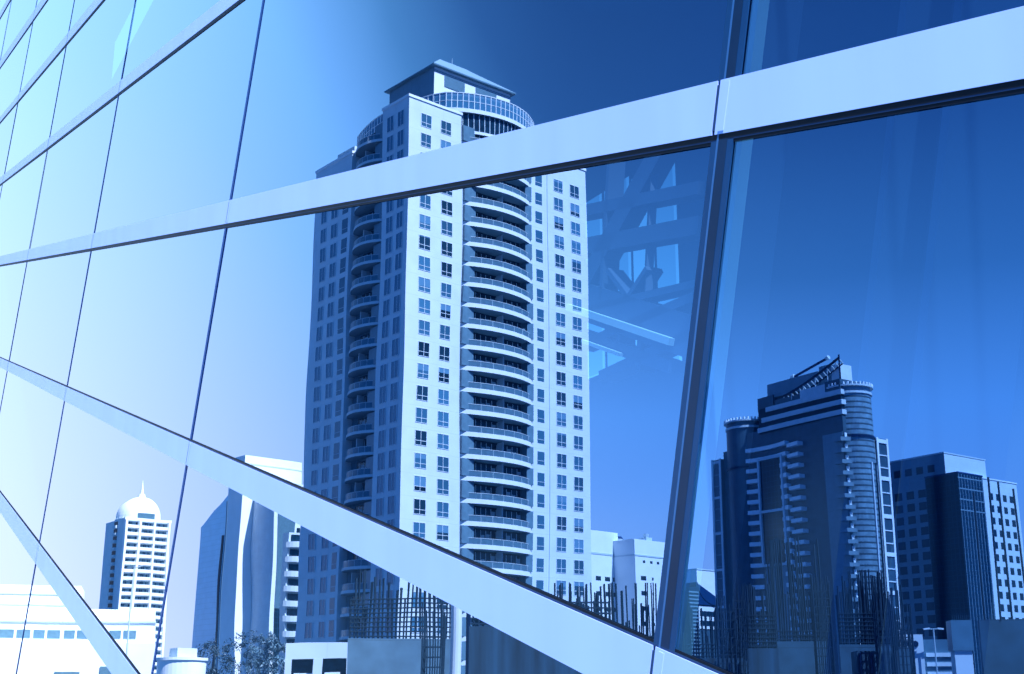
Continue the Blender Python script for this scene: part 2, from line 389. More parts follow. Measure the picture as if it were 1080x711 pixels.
# ---------------------------------------------------------------- dark stone hotel tower on the right
def right_tower():
    t = thing('stone_tower', 'dark stone tower with striped curved front, two round corners and a stepped roof crane', 'tower', 100.76, 387.1, 55)
    # plan: y axis runs along the shaded street front (x = 0 side), x axis along the sunlit one
    m = MB(); m.box(0, 13, 0, 8.4, 0, 86, 'dark_stone'); m.box(-.25, -.003, .3, 8.0, 0, 81, 'mid_stone'); m.box(0.3, 13, 8.4, 22, 0, 86, 'dark_stone'); m.box(.6, 13, 22, 43, 0, 87.3, 'dark_stone'); m.box(.61, 13, 43, 52, 0, 83, 'dark_stone')
    m.box(.1, 12, .1, 34.6, 86, 94.2, 'slot_glass'); m.build('wall', t)
    m = MB()
    for z, e in ((86.4, 34.9), (89.5, 33), (92.7, 31)): m.box(-.3, 12.1, -.35, e, z, z + 1.5, 'band_stone')
    m.build('stone_band', t)
    m = MB(); m.box(.2, 11.5, .2, 6.2, 94.2, 97.6, 'dark_stone'); m.build('parapet', t, label='dark end block of the roof')
    m = MB(); m.box(.25, 11.5, 6.2, 16.5, 94.2, 97.0, 'band_stone'); m.build('parapet', t, label='lighter middle block of the roof')
    m = MB(); m.box(1, 12, 16.5, 28, 94.2, 96.2, 'dark_stone'); m.build('parapet', t)
    m = MB(); m.box(3, 10, 11, 33, 97.8, 102.6, 'mid_stone'); m.box(3.5, 10, 6, 11, 97.6, 104, 'mid_stone'); m.box(3.4, 9, 2.8, 6, 97.6, 103.4, 'plaster'); m.box(2.4, 9, 30, 37, 94.2, 98.6, 'dark_stone'); m.box(3.5, 9, 12, 31, 96, 97.8, 'dark_glass'); m.build('plant_room', t)
    m = MB()      # open stair truss that climbs along the roof edge
    prev = None
    for i in range(15):
        y = 24 - 23.4 * i / 14; z = 95.6 + 7.6 * (i / 14) ** 1.3
        if prev: m.bar((1, prev[0], prev[1] + 1.2), (1, y, z + 1.2), .4, .7, 'steel_dark'); m.bar((2.6, prev[0], prev[1] - .4), (2.6, y, z - .4), .3, .4, 'steel_dark')
        m.bar((1, y, z + .8), (2.6, y, z - .4), .3, .25, 'steel_light')
        if i % 3 == 2: m.bar((1, y, z + 1.2), (1, y, 95), .22, .22, 'steel_light')
        prev = (y, z)
    m.bar((1, .6, 97), (1, .6, 105.4), .35, .35, 'steel_dark'); m.build('roof_truss', t)
    m = MB(); m.tube((5, 23, 103.4), (5, 8.5, 106.6), .42, .42, 'steel_mid', 10); m.tube((5, 22, 102), (5, 22, 103.4), .5, .5, 'steel_mid', 8); m.tube((5, 23.8, 103.2), (5, 22.6, 103.6), .9, .8, 'steel_light', 10); m.tube((5, 9, 106.5), (5, 8, 106.8), .7, .7, 'steel_light', 10)
    m.build('cleaning_crane', t)
    # round corners
    for (cx, cy, r, mt, top, nm, lb) in ((7.2, 3.2, 6.6, 'band_glass', 95.5, 'round_corner', 'sunlit round corner banded with glass'), (5.2, 45.5, 6.6, 'dark_stone', 92., 'round_corner', 'shaded round corner of dark stone')):
        m = MB(); m.prism(circ(cx, cy, r, 40), 0, top, mt, smooth=True)
        for z in (top - 16., top - 2.4): m.prism(circ(cx, cy, r + .35, 40), z, z + .7, 'steel_dark' if z < top - 3 else 'band_stone')
        if mt == 'band_glass':
            for a in (-1.55, -1.2, -.62, -.35): m.bar((cx + (r + .1) * cos(a), cy + (r + .1) * sin(a), 0), (cx + (r + .1) * cos(a), cy + (r + .1) * sin(a), 72), .5, .5, 'dark_glass' if a in (-1.2, -.35) else 'band_stone')
        o = m.build(nm, t, label=lb)
        m = MB()
        for k in range(36):
            a = 2 * pi * k / 36; p = (cx + (r + .5) * cos(a), cy + (r + .5) * sin(a))
            m.box(p[0] - .25, p[0] + .25, p[1] - .25, p[1] + .25, top + .3, top + 1.1, 'paint_white')
        m.prism(circ(cx, cy, r + .8, 40), top - .2, top + .3, 'band_stone'); m.build('railing', o)
    # light framed end bays
    for i, (x0, x1, y0, y1) in enumerate(((13.4, 18.6, -.8, 8), (-.9, 6, 51.8, 56.2))):
        m = MB(); m.box(x0, x1, y0, y1, 0, 80.5, 'dark_stone')
        if i == 0:
            fm = 'paint_white'
            for x in (x0, x1 - .7): m.box(x - .05, x + .75, y0 - .3, y0 - .003, 0, 80.7, fm)
            for k in range(9): m.box(x0 + .76, x1 - .76, y0 - .28, y0 - .004, 80 - k * 11.5 - .9, 80 - k * 11.5 + .3, fm)
            for k in range(26): m.box(x0 + .77, x1 - .77, y0 - .2, y0 - .005, 79 - k * 3.83, 79.35 - k * 3.83, 'win_frame')
        else:
            for y in (y0, y1 - .7): m.box(x0 - .3, x0 - .003, y - .05, y + .75, 0, 80.7, 'band_stone')
            for k in range(8): m.box(x0 - .28, x0 - .004, y0 + .76, y1 - .76, 80 - k * 12 - .8, 80 - k * 12, 'band_stone')
            for k in range(26): m.box(x0 - .2, x0 - .005, y0 + .77, y1 - .77, 79 - k * 3.83, 79.3 - k * 3.83, 'mid_stone')
        m.build('framed_bay', t)
    # concave striped bay with a tall dark window
    C = arc(22.2, 39.5, 3.2, 12)
    C = [(x, -y) for x, y in C]            # hollow, not bulging
    m = MB(SWAP, True)
    for k in range(24):
        z = 80.5 - k * 3.4
        if z < 1: break
        for i in range(12):
            p, q = C[i], C[i + 1]
            mid = 3 <= i <= 8
            if mid and k > 1: continue
            m.prism([(p[0], p[1] * .5 - 1.6), (q[0], q[1] * .5 - 1.6), (q[0], .59), (p[0], .59)], z, z + 1.25, 'slab_white')
    m.build('balcony_band', t)
    m = MB(SWAP, True)
    m.box(24.6, 34.2, -.5, .58, 44, 77, 'dark_glass')
    for x in (24.2, 34.2): m.box(x, x + .7, -1.2, .57, 43, 77.7, 'band_stone')
    for z in (77.0, 60., 43.): m.box(24.9, 34.2, -1.1, -.503, z, z + .8, 'band_stone')
    m.box(24.6, 34.2, -.3, .56, 0, 42.9, 'mid_stone'); m.build('stair_window', t)
    m = MB(SWAP, True)
    for k in range(23):
        z = 79.5 - k * 3.4
        for j in range(1): m.prism([(16.4, -2.2), (21.8, -1.2), (21.8, .29), (16.4, .29)], z, z + 1.1, 'slab_white')
    m.build('side_balcony', t)
    M0 = None
    for k in range(21):
        z = 78 - k * 3.4
        if M0 is None:
            m = MB(); m.prism([(-1.9, -.4), (.8, -1.9), (.8, 2.6), (-1.9, 2.6)], 0, 1.2, 'mid_stone'); m.box(-.1, .7, -.6, -.2, 1.2, 2.6, 'paint_white')
            M0 = m.build('balcony', t, (0, 0, z)).data
        else: link('balcony', M0, t, (0, 0, z))
right_tower()

# ---------------------------------------------------------------- office complex far right
def offices():
    t = thing('office_block', 'stepped stone office block with square windows and taller top storey, rightmost in the glass', 'building', 153.43, 454.82, 54)
    m = MB(); m.box(0, 25, 0, 44, 0, 87.2, 'mid_stone'); m.box(-1, 0 - .003, 2, 45, 0, 78.9, 'mid_stone'); m.box(0, 25, -.05, -.003, 78.2, 87.1, 'plaster'); m.build('wall', t)  # thin paler sheet on the top storey front paints its sunlit look
    m = MB(); m.box(14, 41.7, -1.2, 30, 0, 80, 'plaster'); m.build('wall', t, label='sunlit pale wing')
    m = MB(); m.box(-.2, 25.2, -.2, 44.2, 87.2, 87.7, 'band_stone'); m.box(13.8, 41.9, -1.4, 30.2, 80.002, 80.5, 'slab_white'); m.build('parapet', t)
    W = Windows(t, 60); W2 = W
    for k in range(16):
        z = 72.6 - k * 4.4
        for j in range(4): W.put(2.3, 2.5, 'dark', 24.9 + j * 4.2, -1.2, z)
        for j in range(6): W.put(3.3, 2.8, 'dark', -1, 10 + j * 5.2, z, 'side')
    for j in range(5): W.put(2.6, 2.6, 'dark', 3.6 + j * 4.2, 0, 80.4)
    for j in range(7): W.put(3., 2.6, 'dark', 0, 6 + j * 5, 81.2, 'side')
    W.done()
    t = thing('glass_block', 'black gridded glass office block standing before the stepped stone offices', 'building', 144.25, 415.68, 54)
    m = MB(); m.box(0, 13.6, 0, 13, 0, 73.4, 'dark_glass'); m.build('wall', t)
    m = MB()
    for k in range(9): m.box(-.12, -.003, .2 + k * 1.55, .42 + k * 1.55, 0, 73.2, 'slot_glass'); m.box(.2 + k * 1.6, .42 + k * 1.6, -.12, -.003, 0, 73.2, 'mid_stone')
    for k in range(4): m.box(-.1, 13.6, -.1, -.004, 71.8 - k * 3.5, 72.2 - k * 3.5, 'mid_stone')
    m.box(-.15, 13.7, -.15, 13.1, 73.4, 73.9, 'steel_mid'); m.build('mullion_grid', t)
offices()

# ---------------------------------------------------------------- low white blocks right of the tall tower
def white_blocks():
    t = thing('white_block', 'white four-windowed block directly right of the tall tower foot', 'building', 22.28, 359.31, 49.5, None)
    m = MB(); m.box(-14, 10.2, 0, 14, 0, 47.6, 'paint_white'); m.box(-14.1, 10.3, -.12, 14.1, 41, 41.5, 'plaster_cool'); m.build('wall', t)
    W = Windows(t, 60)
    for k in range(8):
        for x in (2.2, 5.6, 8.6): W.put(1.9, 1.2, 'dark', x, 0, 33.8 - k * 4.1)
    W.done()
    m = MB(); m.tube((12., 2, 0), (12., 2, 46.2), 1.6, 1.6, 'paint_white', 14); m.tube((12., 2, 46.2), (12, 2, 46.9), 1.8, 1.2, 'steel_mid', 14)
    for k in range(9): m.box(10.2, 14, -.8, 2.6, 34.6 - k * 4.1, 35.6 - k * 4.1, 'paint_white')
    m.build('stair_tower', t)
    t = thing('white_block', 'white block with small windows beside the dark window post', 'building', 33.92, 358.4, 49.5)
    m = MB(); m.box(0, 14, 0, 16, 0, 45.2, 'paint_white'); m.box(-.1, 14.1, -.12, 16.1, 40.6, 41, 'plaster_cool'); m.build('wall', t)
    W = Windows(t, 60)
    for k in range(8):
        W.put(2.2, 1.2, 'dark', 3.2, 0, 34 - k * 4.1); W.put(.7, .8, 'dark', 7, 0, 34.2 - k * 4.1)
    for x in (3.6, 6.6, 9.4): W.put(1., .7, 'dark', x, 0, 38.8)
    W.done()
    m = MB(); m.box(8, 10.4, 3, 6, 45.2, 46.6, 'steel_light'); m.tube((9, 4, 46.6), (9, 4, 47.6), .6, .9, 'steel_light', 8); m.build('roof_plant', t)
white_blocks()

def arched_block():
    t = thing('vaulted_tower', 'dark block with arched roof between the window post and the stone tower', 'building', 64.63, 475.63, 49.5)
    m = MB(); m.box(0, 5, 0, 12, 0, 42, 'steel_dark'); m.box(5, 22, 1.5, 12, 0, 36, 'dark_stone'); m.box(.5, 12, 12, 13.5, 0, 34, 'dark_stone'); m.build('wall', t)
    m = MB(); P = [(-.5 + 12.0 * (1 - cos(pi / 2 * i / 10)), 36 + 8 * sin(pi / 2 * i / 10)) for i in range(11)]
    for i in range(10):
        a, b = P[i], P[i + 1]
        m.face([(a[0] * .9 + 6, 0.6, 80 - a[1]), (b[0] * .9 + 6, 0.6, 80 - b[1]), (b[0] * .9 + 6, 12, 80 - b[1]), (a[0] * .9 + 6, 12, 80 - a[1])], 'steel_mid')
    Q = [(-.4 + 13 * cos(pi / 2 * i / 10), 36 + 8 * sin(pi / 2 * i / 10)) for i in range(11)]
    m.prism([(x, y) for x, y in [(5, .8), (20, .8), (20, 11.8), (5, 11.8)]], 36.01, 44, 'steel_mid', zt=lambda x, y: 44 if x < 10 else 37.4)
    m.build('arched_roof', t)
    m = MB()
    for k in range(30): m.box(-.15, 5.1, -.2, -.004, 40 - k * 1.3, 40.5 - k * 1.3, 'mid_stone')
    m.build('louvre', t)
    m = MB(); m.box(6, 20.5, 1.2, 1.49, 27.5, 35.6, 'paint_white'); m.build('white_panel', t)
    m = MB()
    for z in (28.6, 32.): m.box(7, 18.5, 1.1, 1.19, z, z + 1.8, 'dark_glass')
    m.build('window_strip', t)
    t = thing('white_block', 'flat white block whose roof shows above the arched dark roof', 'building', 74, 520, 49.5)
    m = MB(); m.box(0, 24, 0, 18, 0, 52.5, 'paint_white'); m.build('wall', t); m = MB(); m.box(-.2, 24.2, -.2, 18.2, 52.5, 53, 'plaster_cool'); m.build('parapet', t)
arched_block()

# ---------------------------------------------------------------- domed tower and the buildings on the left
def domed():
    t = thing('domed_tower', 'white balcony tower with a round dome and a spire on its roof', 'tower', -176.23, 589.21, 49.5)
    m = MB(); m.box(0, 23.2, 0, 9.2, 0, 82.3, 'plaster'); m.box(.8, 22.4, .8, 22, 0, 82, 'plaster'); m.build('wall', t)
    m = MB(); m.box(-.6, 23.6, -1.5, -.9, 81.4, 82.6, 'paint_white')
    for x in (0, 6.8, 14.6, 22.6): m.box(x - .3, x + .7, -1.6, -.003, 0, 82.4, 'paint_white')
    m.build('pilaster', t)
    M0 = None
    for k in range(24):
        z = 78.2 - k * 3.35
        if M0 is None:
            m = MB(); rr = random.Random(3)
            for (a, b) in ((.72, 6.4), (7.6, 14.2), (15.4, 22.2)):
                m.box(a, b, -1.4, -.004, -.2, 1.15, 'paint_white')
                m.box(a, b, -.08, -.005, 1.16, 2.6, 'panel_blue')
                x = a + .3
                while x < b - .6:
                    if rr.random() < .6: m.box(x, x + .5, -.12, -.081, 1.16, 2.4, 'dark_glass')
                    x += .9
            M0 = m.build('balcony_row', t, (0, 0, z)).data
        else: link('balcony_row', M0, t, (0, 0, z))
    M0 = None
    for k in range(24):
        z = 78.2 - k * 3.35
        if M0 is None: m = MB(); m.box(-.9, -.004, 5.2, 9, -.2, 1.1, 'plaster_cool'); m.box(-.1, -.005, 5.2, 9, 1.12, 2.9, 'slot_glass'); M0 = m.build('side_balcony', t, (0, 0, z)).data
        else: link('side_balcony', M0, t, (0, 0, z))
    cx, cy, r = 12.2, 10.8, 10.2
    m = MB(); prof = [(r * cos(pi / 2 * i / 12), 83.5 + 10.6 * sin(pi / 2 * i / 12)) for i in range(12)] + [(.9, 94.1)]
    prof = [(r, 82.0)] + prof
    n = 40
    for i in range(len(prof) - 1):
        for k in range(n):
            a0, a1 = 2 * pi * k / n, 2 * pi * (k + 1) / n
            (r0, z0), (r1, z1) = prof[i], prof[i + 1]
            m.face([(cx + r0 * cos(a0), cy + r0 * sin(a0), z0), (cx + r0 * cos(a1), cy + r0 * sin(a1), z0), (cx + r1 * cos(a1), cy + r1 * sin(a1), z1), (cx + r1 * cos(a0), cy + r1 * sin(a0), z1)], 'paint_white', True)
    d = m.build('dome', t)
    m = MB(); m.tube((cx, cy, 93.6), (cx, cy, 95.6), 1.7, 1.2, 'paint_white', 10); m.tube((cx, cy, 95.6), (cx, cy, 102), .75, .06, 'paint_white', 10); m.build('spire', d)
    m = MB(); a = [(cx + (r + .15) * cos(q), cy + (r + .15) * sin(q)) for q in [-2.1 + i * .12 for i in range(8)]]
    m.prism(a + [(x * .9 + cx * .1, y * .9 + cy * .1) for x, y in reversed(a)], 82.6, 85.4, 'rail_glass'); m.build('dormer_window', d)
domed()
def blue_tower():
    t = thing('glass_slab_tower', 'sloping-topped bluish glass office tower with a dark vertical recess, left of the tall tower', 'tower', -102.28, 468.98, 49.5)
    zt = lambda x, y: 74.5 - .42 * max(0, y - 1)
    m = MB(); m.prism([(0, 1.2), (3, 1.2), (3, 24), (0, 24)], 0, 74, 'blue_glass', zt=zt); m.build('wall', t, label='sloping-topped wing')
    m = MB(); m.box(.6, 7.1, 2.2, 14, 0, 70, 'slot_glass'); m.build('recess', t)
    m = MB(); m.box(-.25, -.003, 1.2, 2.2, 0, 72, 'mid_stone'); m.box(-.22, -.004, 3.2, 5.2, 0, 60, 'slot_glass'); m.build('fin', t)
    m = MB(); m.box(7.2, 17, 0, 14, 0, 75.5, 'blue_glass'); m.build('wall', t, label='taller plain wing')
    m = MB(); m.box(10.2, 11.2, -.2, -.003, 0, 74.6, 'slot_glass'); m.box(15.5, 17.2, -.3, -.004, 0, 75.7, 'paint_white'); m.build('fin', t)
    t = thing('gridded_tower', 'white-framed glass tower squeezed between the bluish slab and the tall tower', 'tower', -75.5, 413., 49.5)
    m = MB(); m.box(0, 14, 0, 14, 0, 70, 'plaster'); m.build('wall', t)
    m = MB(); m.box(1.6, 7.6, -.3, -.003, 30, 68, 'rail_glass'); m.box(1.6, 7.6, -.25, -.004, 0, 29.9, 'dark_glass'); m.build('glazing', t)
    W = Windows(t, 60)
    for k in range(18):
        for x in (9.4, 11.6): W.put(1.5, 1.9, 'dark', x, 0, 64 - k * 3.4)
    W.done()
    m = MB(); m.box(-4, 18, 14.1, 24, 0, 80.0, 'paint_white'); m.box(-4.1, 18.1, 14.01, 14.09, 77, 77.4, 'plaster_cool'); m.build('roof_block', t)
    t = thing('balcony_block', 'shorter block with stacked rounded balconies against the shaded foot of the tall tower', 'building', -50.6, 296.3, 49.5)
    m = MB(); m.box(0, 11, 0, 2.5, 0, 39, 'band_stone'); m.build('wall', t)
    M0 = None
    for k in range(11):
        z = 35.6 - k * 3.3
        if M0 is None:
            m = MB(); m.prism([(a, b) for a, b in arc(-.6, 5.4, 1.8, 8)] + [(5.4, -.01), (-.6, -.01)], 0, 1.25, 'plaster_cool'); m.box(.6, 5, -.3, -.02, 1.26, 2.9, 'door_glass')
            M0 = m.build('balcony', t, (0, 0, z)).data
        else: link('balcony', M0, t, (0, 0, z))
blue_tower()
def hall():
    t = thing('white_hall', 'long low white hall with a strip of square roof windows at bottom left', 'building', -163, 279, 75); t.scale = (1.165,) * 3
    m = MB(); m.box(-30, 73, 0, 30, 0, 12.4, 'paint_white'); m.build('wall', t)
    m = MB(); m.box(-30, 72.9, 6, 30, 12.4, 17, 'paint_white'); m.box(-30, 58, 14, 30, 17, 24.2, 'paint_white'); m.box(58, 72.8, 14, 30, 17, 19.6, 'paint_white'); m.build('roof_tier', t)
    M0 = None
    for k in range(28):
        x = -10 + k * 2.9
        if M0 is None: m = MB(); m.box(-1.2, 1.2, -.1, -.003, 0, 1.6, 'panel_blue'); M0 = m.build('window', t, (x, 6, 13.4)).data
        else: link('window', M0, t, (x, 6, 13.4))
    m = MB()
    m.box(55, 59.5, -.2, -.004, 0, 7, 'panel_blue'); m.box(63, 66, -.2, -.004, 0, 8, 'panel_blue'); m.build('entrance', t)
    m = MB(); m.box(-30, 73, 5.7, 5.99, 16.5, 16.8, 'plaster_cool'); m.box(-30, 58, 13.8, 13.99, 20.3, 20.5, 'plaster_cool'); m.box(-30, 58, 13.8, 13.99, 22.4, 22.6, 'plaster_cool'); m.build('gutter', t)
    t = thing('lamp_post', 'thin street lamp standing before the domed tower', 'lamp', -66.6, 231)
    m = MB(); m.tube((0, 0, 0), (0, 0, 24.3), .2, .1, 'plaster_cool', 8); m.build('pole', t)
    m = MB(); m.bar((0, 0, 24.3), (1.4, 0, 24.8), .15, .15, 'plaster_cool'); m.bar((-1.2, 0, 24.4), (-.1, 0, 24.7), .5, .4, 'panel_blue'); m.build('lamp_head', t)
    t = thing('round_tank', 'pale round drum building behind the trees, lower left', 'building', -36.3, 147, 49.5)
    m = MB(); m.prism(circ(0, 0, 2.7, 40), 0, 6.1, 'paint_white', smooth=True); m.build('wall', t)
    m = MB(); m.prism(circ(0, 0, 2.85, 40), 6.1, 6.4, 'slab_white'); m.box(-1, 1.2, -1, 1, 6.4, 7.4, 'plaster_cool'); m.build('roof', t)
hall()
def podium():
    t = thing('podium', 'pale framed podium with open bays at the foot of the tall tower', 'building', -19.9, 118.5, 80)
    m = MB(); m.box(0, 8.5, .6, 14, 0, 6.2, 'door_glass'); m.box(-.2, 8.8, -.2, .6, 5.4, 6.8, 'plaster'); m.box(-.2, 8.8, -.1, .6, 2.6, 3.4, 'plaster')
    for x in (-.2, 2.2, 5.2, 8.0): m.box(x, x + .8, -.21, .59, 0, 5.4, 'plaster')
    m.build('frame', t)
    m = MB()
    for x in (.9, 3.3, 6.3): m.box(x, x + 1.4, .3, .55, 3.4, 4.2, 'win_frame')
    m.build('railing', t)
podium()

# ---------------------------------------------------------------- trees
def tree(x, y, h, label, leaf, seed, w=2.2):
    rr = random.Random(seed)
    t = thing('tree', label, 'tree', x, y, 90., 'trees beside the round drum building')
    m = MB(); m.tube((0, 0, 0), (.1, 0, h * .45), .16, .1, 'bark', 7)
    tips = []
    for k in range(7):
        a = k * 2.4; e = (w * .6 * cos(a), w * .6 * sin(a), h * (.6 + .3 * rr.random())); m.tube((.1, 0, h * (.3 + .03 * k)), e, .07, .02, 'bark', 5); tips.append(e)
    tr = m.build('trunk', t)
    m = MB()
    cl = tips + [(rr.uniform(-w, w) * .7, rr.uniform(-w, w) * .7, h * rr.uniform(.42, .97)) for _ in range(16)]
    for c in cl:
        sz = rr.uniform(.35, .8) * (w / 2.2)
        for _ in range(70):
            d = [rr.gauss(0, 1) for _ in range(3)]; l = math.sqrt(sum(q * q for q in d)) or 1; q = rr.random() ** .4 * sz
            p = [c[i] + d[i] / l * q for i in range(3)]
            u = [rr.uniform(-1, 1) * .16 for _ in range(3)]; v = [rr.uniform(-1, 1) * .16 for _ in range(3)]
            m.face([tuple(p[i] - u[i] for i in range(3)), tuple(p[i] - v[i] * .5 for i in range(3)), tuple(p[i] + u[i] for i in range(3)), tuple(p[i] + v[i] * .5 for i in range(3))], leaf)
    m.build('crown', t)
tree(-33.9, 153, 9.0, 'dark leafy tree next to the pale round drum building', 'leaf_dark', 1, 2.6)
tree(-30.2, 154, 9.4, 'taller dark tree under the bluish glass tower', 'leaf_dark', 2, 2.6)
tree(-28.0, 148, 9.6, 'pale tree before the blocks left of the tall tower', 'leaf_pale', 3, 1.9)
tree(-26.2, 149, 8.6, 'slimmer pale tree nearest the balcony block', 'leaf_pale', 4, 1.6)

# ---------------------------------------------------------------- building site: walls with starter bars
def site_wall(name, label, x, y, az, length, h, thick, matn, bars, bh, hoops=0, seed=1, jitter=.6):
    rr = random.Random(seed)
    t = thing(name, label, 'wall', x, y, az)
    m = MB(); m.box(0, length, 0, thick, 0, h, matn); m.build('concrete', t); t['kind'] = 'thing'; t['group'] = 'bare walls of the building site'
    m = MB()
    for k in range(bars):
        px = length * (k + .5) / bars + rr.uniform(-.04, .04); hh = h + bh * (1 - jitter * rr.random() ** 2)
        for yy in ((.12, thick - .12) if hoops else (thick * rr.random(),)):
            m.tube((px, yy, h - .05), (px + rr.uniform(-.08, .08), yy, hh), .042, .042, 'rebar', 4)
    for k in range(hoops):
        z = h + .12 + k * .24
        for yy in (.09, thick - .09): m.bar((.05, yy, z), (length - .05, yy, z), .05, .05, 'rebar')
    m.build('starter_bars', t)
    return t
site_wall('site_wall', 'bare concrete wall topped by a dense bar grid at the tall tower foot', -8.57, 69.5, 88, 5.6, 4.9, .5, 'concrete', 26, 3.6, 9, 1)
site_wall('site_wall', 'dark ribbed shuttered wall below the wide white sloping band', -1.9, 60, 88, 6.4, 5.0, .5, 'formwork', 16, 1.6, 5, 2)
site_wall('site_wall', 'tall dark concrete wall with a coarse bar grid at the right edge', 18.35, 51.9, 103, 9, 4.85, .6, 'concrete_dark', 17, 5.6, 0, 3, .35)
site_wall('site_wall', 'low wall bristling with upright bars before the white blocks', 3.0, 89.9, 92, 6.9, 5.4, .5, 'formwork', 46, 4.2, 3, 4, .8)
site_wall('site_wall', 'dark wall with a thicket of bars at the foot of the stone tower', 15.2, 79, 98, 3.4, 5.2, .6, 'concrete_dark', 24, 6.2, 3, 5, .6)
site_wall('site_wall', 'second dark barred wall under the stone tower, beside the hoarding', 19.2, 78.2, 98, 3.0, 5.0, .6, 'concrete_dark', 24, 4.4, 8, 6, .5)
site_wall('site_wall', 'low barred wall close to the window post foot', 10.6, 84, 96, 4.0, 4.4, .5, 'formwork', 26, 3.2, 4, 11, .8)
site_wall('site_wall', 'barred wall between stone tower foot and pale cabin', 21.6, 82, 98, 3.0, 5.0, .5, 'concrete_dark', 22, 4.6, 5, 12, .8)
site_wall('site_wall', 'stubby barred pier before the low barred wall', 13.2, 74, 98, 1.6, 4.6, .8, 'formwork', 14, 3.6, 8, 13, .7)
def cage(x, y, h, label, seed, w=.9):
    t = thing('rebar_cage', label, 'rebar cage', x, y, 95, 'column cages of the building site')
    rr = random.Random(seed); m = MB(); m.box(-.1, w + .1, -.1, w + .1, 0, 2.2, 'formwork'); m.build('shutter', t)
    m = MB()
    for a in range(5):
        for b in range(5):
            if a in (0, 4) or b in (0, 4): m.tube((a * w / 4, b * w / 4, 2.1), (a * w / 4 + rr.uniform(-.06, .06), b * w / 4, h - rr.random() * .8), .03, .03, 'rebar', 4)
    m.build('upright', t)
    m = MB(); z = 2.4
    while z < h - .8:
        for p, q in (((0, 0), (w, 0)), ((w, 0), (w, w)), ((w, w), (0, w)), ((0, w), (0, 0))): m.bar((*p, z), (*q, z), .035, .035, 'rebar')
        z += .45
    m.build('tie', t)
for x, y, h, lb in ((11.3, 72, 7.4, 'column cage closest to the window post foot'), (12.9, 76, 8.4, 'column cage under the arched block'), (16.9, 74, 8.8, 'tall column cage before the stone tower'), (19.4, 70.5, 7.6, 'column cage left of the pale cabin'), (21.4, 74, 7.2, 'short column cage right beside the pale cabin'), (5.2, 80, 7.8, 'column cage before the white blocks'), (-4.2, 62, 6.2, 'column cage behind the white round column')):
    cage(x, y, h, lb, int(x * 10))
for i, (x, y, lb) in enumerate(((12.3, 79.5, 'small black shutter box left of the barred wall'), (18.6, 72., 'small black shutter box between the two barred walls'))):
    t = thing('shutter_box', lb, 'formwork', x, y, 95)
    m = MB(); m.box(0, 2.2, 0, 2, 0, 4.1 + i * .3, 'formwork'); m.build('panel', t)
    m = MB()
    for k in range(4): m.box(.1 + k * .6, .2 + k * .6, -.1, -.003, 0, 4.0 + i * .3, 'steel_dark')
    m.build('rib', t)
t = thing('site_column', 'white round column beside the concrete wall', 'column', -2.75, 66, 90)
m = MB(); m.tube((0, 0, 0), (0, 0, 6.5), .3, .3, 'paint_white', 14); m.build('shaft', t)
m = MB(); m.tube((.62, .2, 0), (.62, .2, 6.2), .12, .12, 'steel_dark', 10); m.build('pipe', t)
t = thing('site_column', 'square pale column capped with bars beside the tall dark wall', 'column', 25.4, 76.3, 95)
m = MB(); m.box(0, 1.0, 0, 1, 0, 4.6, 'paint_white'); m.build('shaft', t)
m = MB(); m.box(-.1, 1.1, -.1, 1.1, 4.6, 6.3, 'panel_blue')
for k in range(9): m.tube((.02 + k * .12, 0, 6.3), (.02 + k * .12, 0, 6.6), .03, .03, 'rebar', 4)
m.build('cap', t)
t = thing('site_cabin', 'pale cabin with three round vents beside the square column', 'building', 24.4, 86.6, 100)
m = MB(); m.box(0, 2.3, 0, 3, 0, 6.0, 'paint_white'); m.box(2.3, 4.6, .6, 3, 0, 5.7, 'panel_blue'); m.build('wall', t)
m = MB()
for k in range(3): m.tube((.5 + k * .65, -.06, 5.4), (.5 + k * .65, .0, 5.4), .2, .2, 'steel_dark', 12)
m.build('vent', t)
m = MB()
for k in range(7): m.box(2.5, 4.2, .5, .597, 1 + k * .6, 1.25 + k * .6, 'paint_white')
m.build('louvre', t)
for x, y, lb in ((27.2, 85.5, 'street lamp with a double head above the pale cabin'), (23.6, 88, 'short lamp with two hooked arms left of the cabin')):
    t = thing('lamp_post', lb, 'lamp', x, y, 95)
    m = MB(); m.tube((0, 0, 0), (0, 0, 6.3), .05, .05, 'steel_light', 8); m.build('pole', t)
    m = MB(); m.bar((-.6, 0, 6.3), (.6, 0, 6.32), .1, .06, 'steel_light'); m.bar((-.65, 0, 6.3), (-.25, 0, 6.34), .2, .1, 'paint_white'); m.bar((.25, 0, 6.34), (.65, 0, 6.3), .2, .1, 'paint_white'); m.build('lamp_head', t)

# ================================================================ the mirror-glass facade (real side, not mirrored)
FLIP = False
def fw(u, v, w=0.):
    """facade coordinates (drawing units of the survey: u along, v up) to the world; w = metres out of the wall"""
    a = u * SC; z = CAMZ + (v - 1.7) * SC
    return (T[0] * a + N[0] * (w - D), T[1] * a + N[1] * (w - D), z)
bld = bpy.data.objects.new('glass_building', None); COL.objects.link(bld)
bld.location = (0, 0, 0)
bld['label'] = 'mirror-glass building front with sloping white bands and dark seams, reflecting the city'
bld['category'] = 'building'
SL = .28
U0, U1 = -26., 150.
